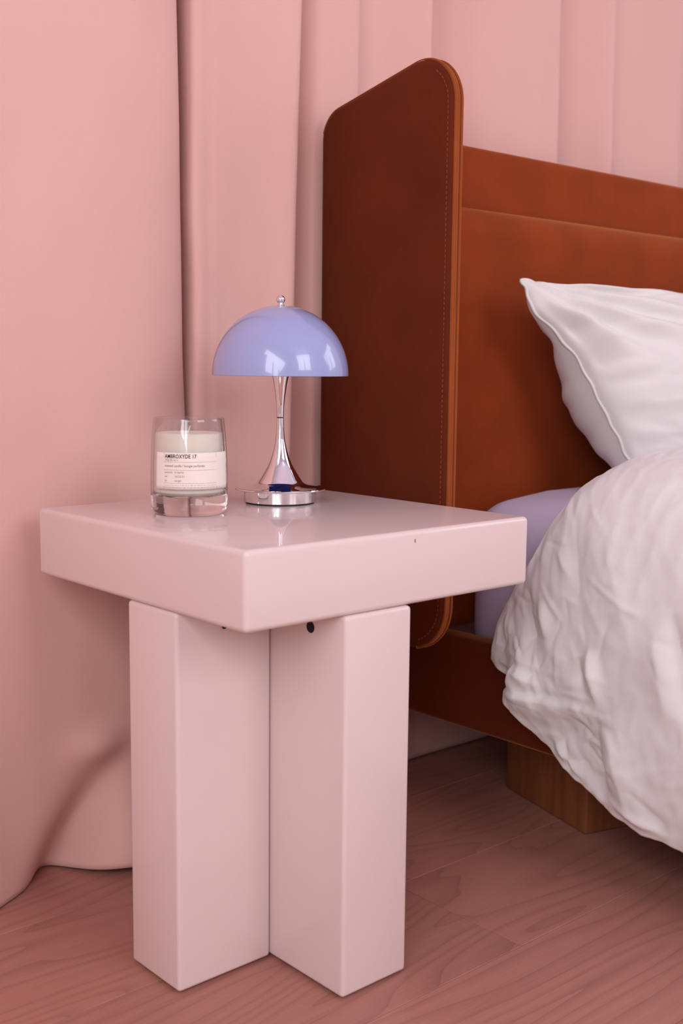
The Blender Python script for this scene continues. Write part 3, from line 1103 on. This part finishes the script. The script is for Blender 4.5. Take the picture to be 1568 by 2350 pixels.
def duvet():
    rows_s = [catmull(r, 26) for r in rows]
    nv = len(rows_s[0])
    colz = [catmull([r[j] for r in rows_s], 26) for j in range(nv)]
    G = np.stack(colz, 1)          # (nu, nv, 3)
    # resample evenly where the camera looks
    nu = G.shape[0]
    # normals
    du = np.gradient(G, axis=0)
    dv = np.gradient(G, axis=1)
    N = np.cross(du, dv)
    N /= np.linalg.norm(N, axis=2)[..., None] + 1e-9
    if N[nu // 3, 60, 0] > 0:
        N = -N
    X, Y, Z = G[..., 0], G[..., 1], G[..., 2]
    # arc coordinate across the duvet: s (0 at hem), and y along the bed
    s = np.concatenate([np.zeros((nu, 1)), np.cumsum(np.linalg.norm(np.diff(G, axis=1), axis=2), 1)], 1)
    D = np.zeros(X.shape)

    def seg(p, q):
        p, q = np.array(p), np.array(q)
        d = q - p
        L2 = d @ d
        t = np.clip(((Y - p[0]) * d[0] + (Zs - p[1]) * d[1]) / L2, 0, 1)
        ry, rz = Y - (p[0] + t * d[0]), Zs - (p[1] + t * d[1])
        dist = np.hypot(ry, rz)
        sign = np.sign(d[0] * rz - d[1] * ry)
        return dist, sign, t
    # side coordinates: height measured along the cloth
    Zs = np.where(Z > 0.43, 0.43 + (s - s[:, [int(nv * .42)]]) * 0.75, Z)
    Zs = Z

    def ridge(p, q, h, wd, taper=True):
        d, sg, t = seg(p, q)
        k = np.sin(np.pi * np.clip(t * .9 + .05, 0, 1)) if taper else 1
        return h * k * (0.55 * np.exp(-(d / wd) ** 2) + 0.45 * np.exp(-np.abs(d) / (0.6 * wd)))

    def stepf(p, q, h, wd, reach):
        """one-sided fold: cloth on the positive side stands proud near the line and falls away"""
        d, sg, t = seg(p, q)
        k = np.sin(np.pi * np.clip(t * .9 + .05, 0, 1))
        return h * k * np.where(sg > 0, np.exp(-(d / reach) ** 2), np.exp(-(d / wd) ** 2))
    side = sstep(0.50, 0.42, Z)
    for c in CREASES:
        kind, p, q, h, wd = c[:5]
        if kind == 'r':
            D += ridge(p, q, h, wd)
        else:
            D += stepf(p, q, h, wd, c[5])
    # many short sharp creases near the head edge and the hem, fewer over the open flank
    rg = np.random.RandomState(5)
    for q in range(110):
        if q < 70:
            py = rg.uniform(-0.03, 0.15)
            pz = 0.155 + (py * 0.75) + abs(rg.normal(0, 0.07))
        else:
            py = rg.uniform(-0.18, 0.12)
            pz = rg.uniform(0.12, 0.46)
        an = rg.choice([R(rg.normal(60, 22)), R(rg.normal(115, 20)), R(rg.normal(10, 20))], p=[0.35, 0.4, 0.25])
        ln = rg.uniform(0.018, 0.065)
        hh = rg.uniform(0.0006, 0.0021) * rg.choice([-1, 1])
        dy, dz_ = math.cos(an) * ln / 2, math.sin(an) * ln / 2
        D += ridge((py - dy, pz - dz_), (py + dy, pz + dz_), hh, rg.uniform(0.0028, 0.0065))
    # soft crumple everywhere, finer towards the head edge and the hem
    yy, ss = Y * 1.0, s * 1.0
    wx_ = 0.02 * pnoise(yy * 8, ss * 8, 41)
    wy_ = 0.02 * pnoise(yy * 8 + 5, ss * 8, 42)
    calm = 0.45 + 0.55 * np.exp(-np.arange(nu)[:, None] / 110.0)
    D += 0.0060 * calm * pnoise((yy + wx_) * 7 + ss * 4, (ss + wy_) * 6.5, 43)
    D += 0.0062 * calm * (ridged((yy + wx_) * 7 + ss * 7, (ss + wy_) * 5 - yy * 5, 44, 3) - 0.55)
    fine = ridged((yy + wx_ * .6 + ss * .8) * 21, (ss + wy_ - yy) * 8, 47, 2) - 0.55
    hemw = np.exp(-s / 0.09) + 0.75 * np.exp(-np.arange(nu)[:, None] / 70.0)
    D += 0.0026 * fine * (0.45 + hemw)
    D += 0.0013 * pnoise(yy * 60, ss * 38, 48) * (0.4 + hemw)
    edge = np.minimum(1, np.arange(nu)[:, None] / 12.0)
    G2 = G + N * (D * (0.35 + 0.65 * edge))[..., None]
    # hem scallops
    hem = np.exp(-s / 0.03)
    G2[..., 2] += hem * (0.004 * pnoise(yy * 14, 0 * ss + 1.7, 51) + 0.003 * pnoise(yy * 40, 0 * ss + 4.1, 52))
    G2[..., 0] += hem * 0.006 * pnoise(yy * 18, 0 * ss + 9.1, 53)
    # lower and inner return so the cover reads as a thick, closed bag: roll the hem and head edge under
    inner = G2[:, :1, :] + np.array([0.014, 0, 0.006])
    inner2 = G2[:, :1, :] + np.array([0.030, 0, 0.016])
    inner2[..., 0] = np.minimum(inner2[..., 0], 0.556)
    inner3 = inner2 + np.array([0.004, 0, 0.012])
    inner3[..., 0] = np.minimum(inner3[..., 0], 0.560)
    G3 = np.concatenate([inner3, inner2, inner, G2], 1)
    head = G3[:1].copy()
    h1, h2 = head.copy(), head.copy()
    ct = np.clip((head[..., 2] - 0.42) / 0.05, 0, 1)[..., None]
    inw = np.concatenate([np.full(head.shape[:2] + (1,), 0.010), np.full(head.shape[:2] + (1,), -0.006), np.zeros(head.shape[:2] + (1,))], 2)
    dn = np.array([0.0, -0.010, -0.012])
    h1 = head + inw * (1 - ct) + dn * ct
    h2 = head + inw * np.array([2.2, 4, 1]) * (1 - ct) + dn * np.array([1, 2.5, 2.0]) * ct
    h1[..., 0] = np.minimum(h1[..., 0], np.maximum(head[..., 0], 0.560))
    h2[..., 0] = np.minimum(h2[..., 0], np.maximum(head[..., 0], 0.562))
    G4 = np.concatenate([h2, h1, G3], 0)
    o = grid_obj('duvet', G4, M['duvet'], None, 0.0015, (1.2, -0.5, 0.44))
    tag(o, 'crumpled white duvet spread on the bed, hanging over its side towards the floor', 'duvet')
    return o


# folds on the hanging side, given as (y, z) along the flank of the bed
CREASES = [
    ('s', (.150, .205), (-.004, .212), 0.010, 0.006, 0.035),      # lip running from the corner towards the middle
    ('s', (-.002, .200), (.075, .150), -0.009, 0.010, 0.05),       # crease sloping back down to the hem
    ('r', (.004, .290), (-.012, .225), 0.011, 0.010),
    ('r', (.020, .275), (.012, .240), -0.007, 0.008),
    ('s', (-.008, .212), (-.012, .105), -0.012, 0.012, 0.06),
    ('r', (-.030, .200), (-.055, .095), 0.010, 0.022),
    ('r', (-.085, .330), (-.110, .230), 0.008, 0.018),
    ('r', (-.107, .350), (-.140, .225), -0.010, 0.010),
    ('r', (.105, .330), (.080, .250), -0.009, 0.014),
    ('r', (.085, .330), (.066, .285), 0.006, 0.010),
    ('r', (.065, .160), (.020, .118), 0.006, 0.006),
    ('r', (.050, .165), (.040, .125), -0.005, 0.005),
    ('r', (-.02, .112), (-.10, .092), 0.006, 0.008),
    ('r', (.00, .43), (-.06, .30), 0.006, 0.03),
    ('r', (.05, .44), (.02, .34), -0.005, 0.02),
    ('r', (.13, .240), (.075, .228), 0.006, 0.010),
    ('s', (.122, .203), (.116, .246), 0.010, 0.004, 0.03),
]
duvet()
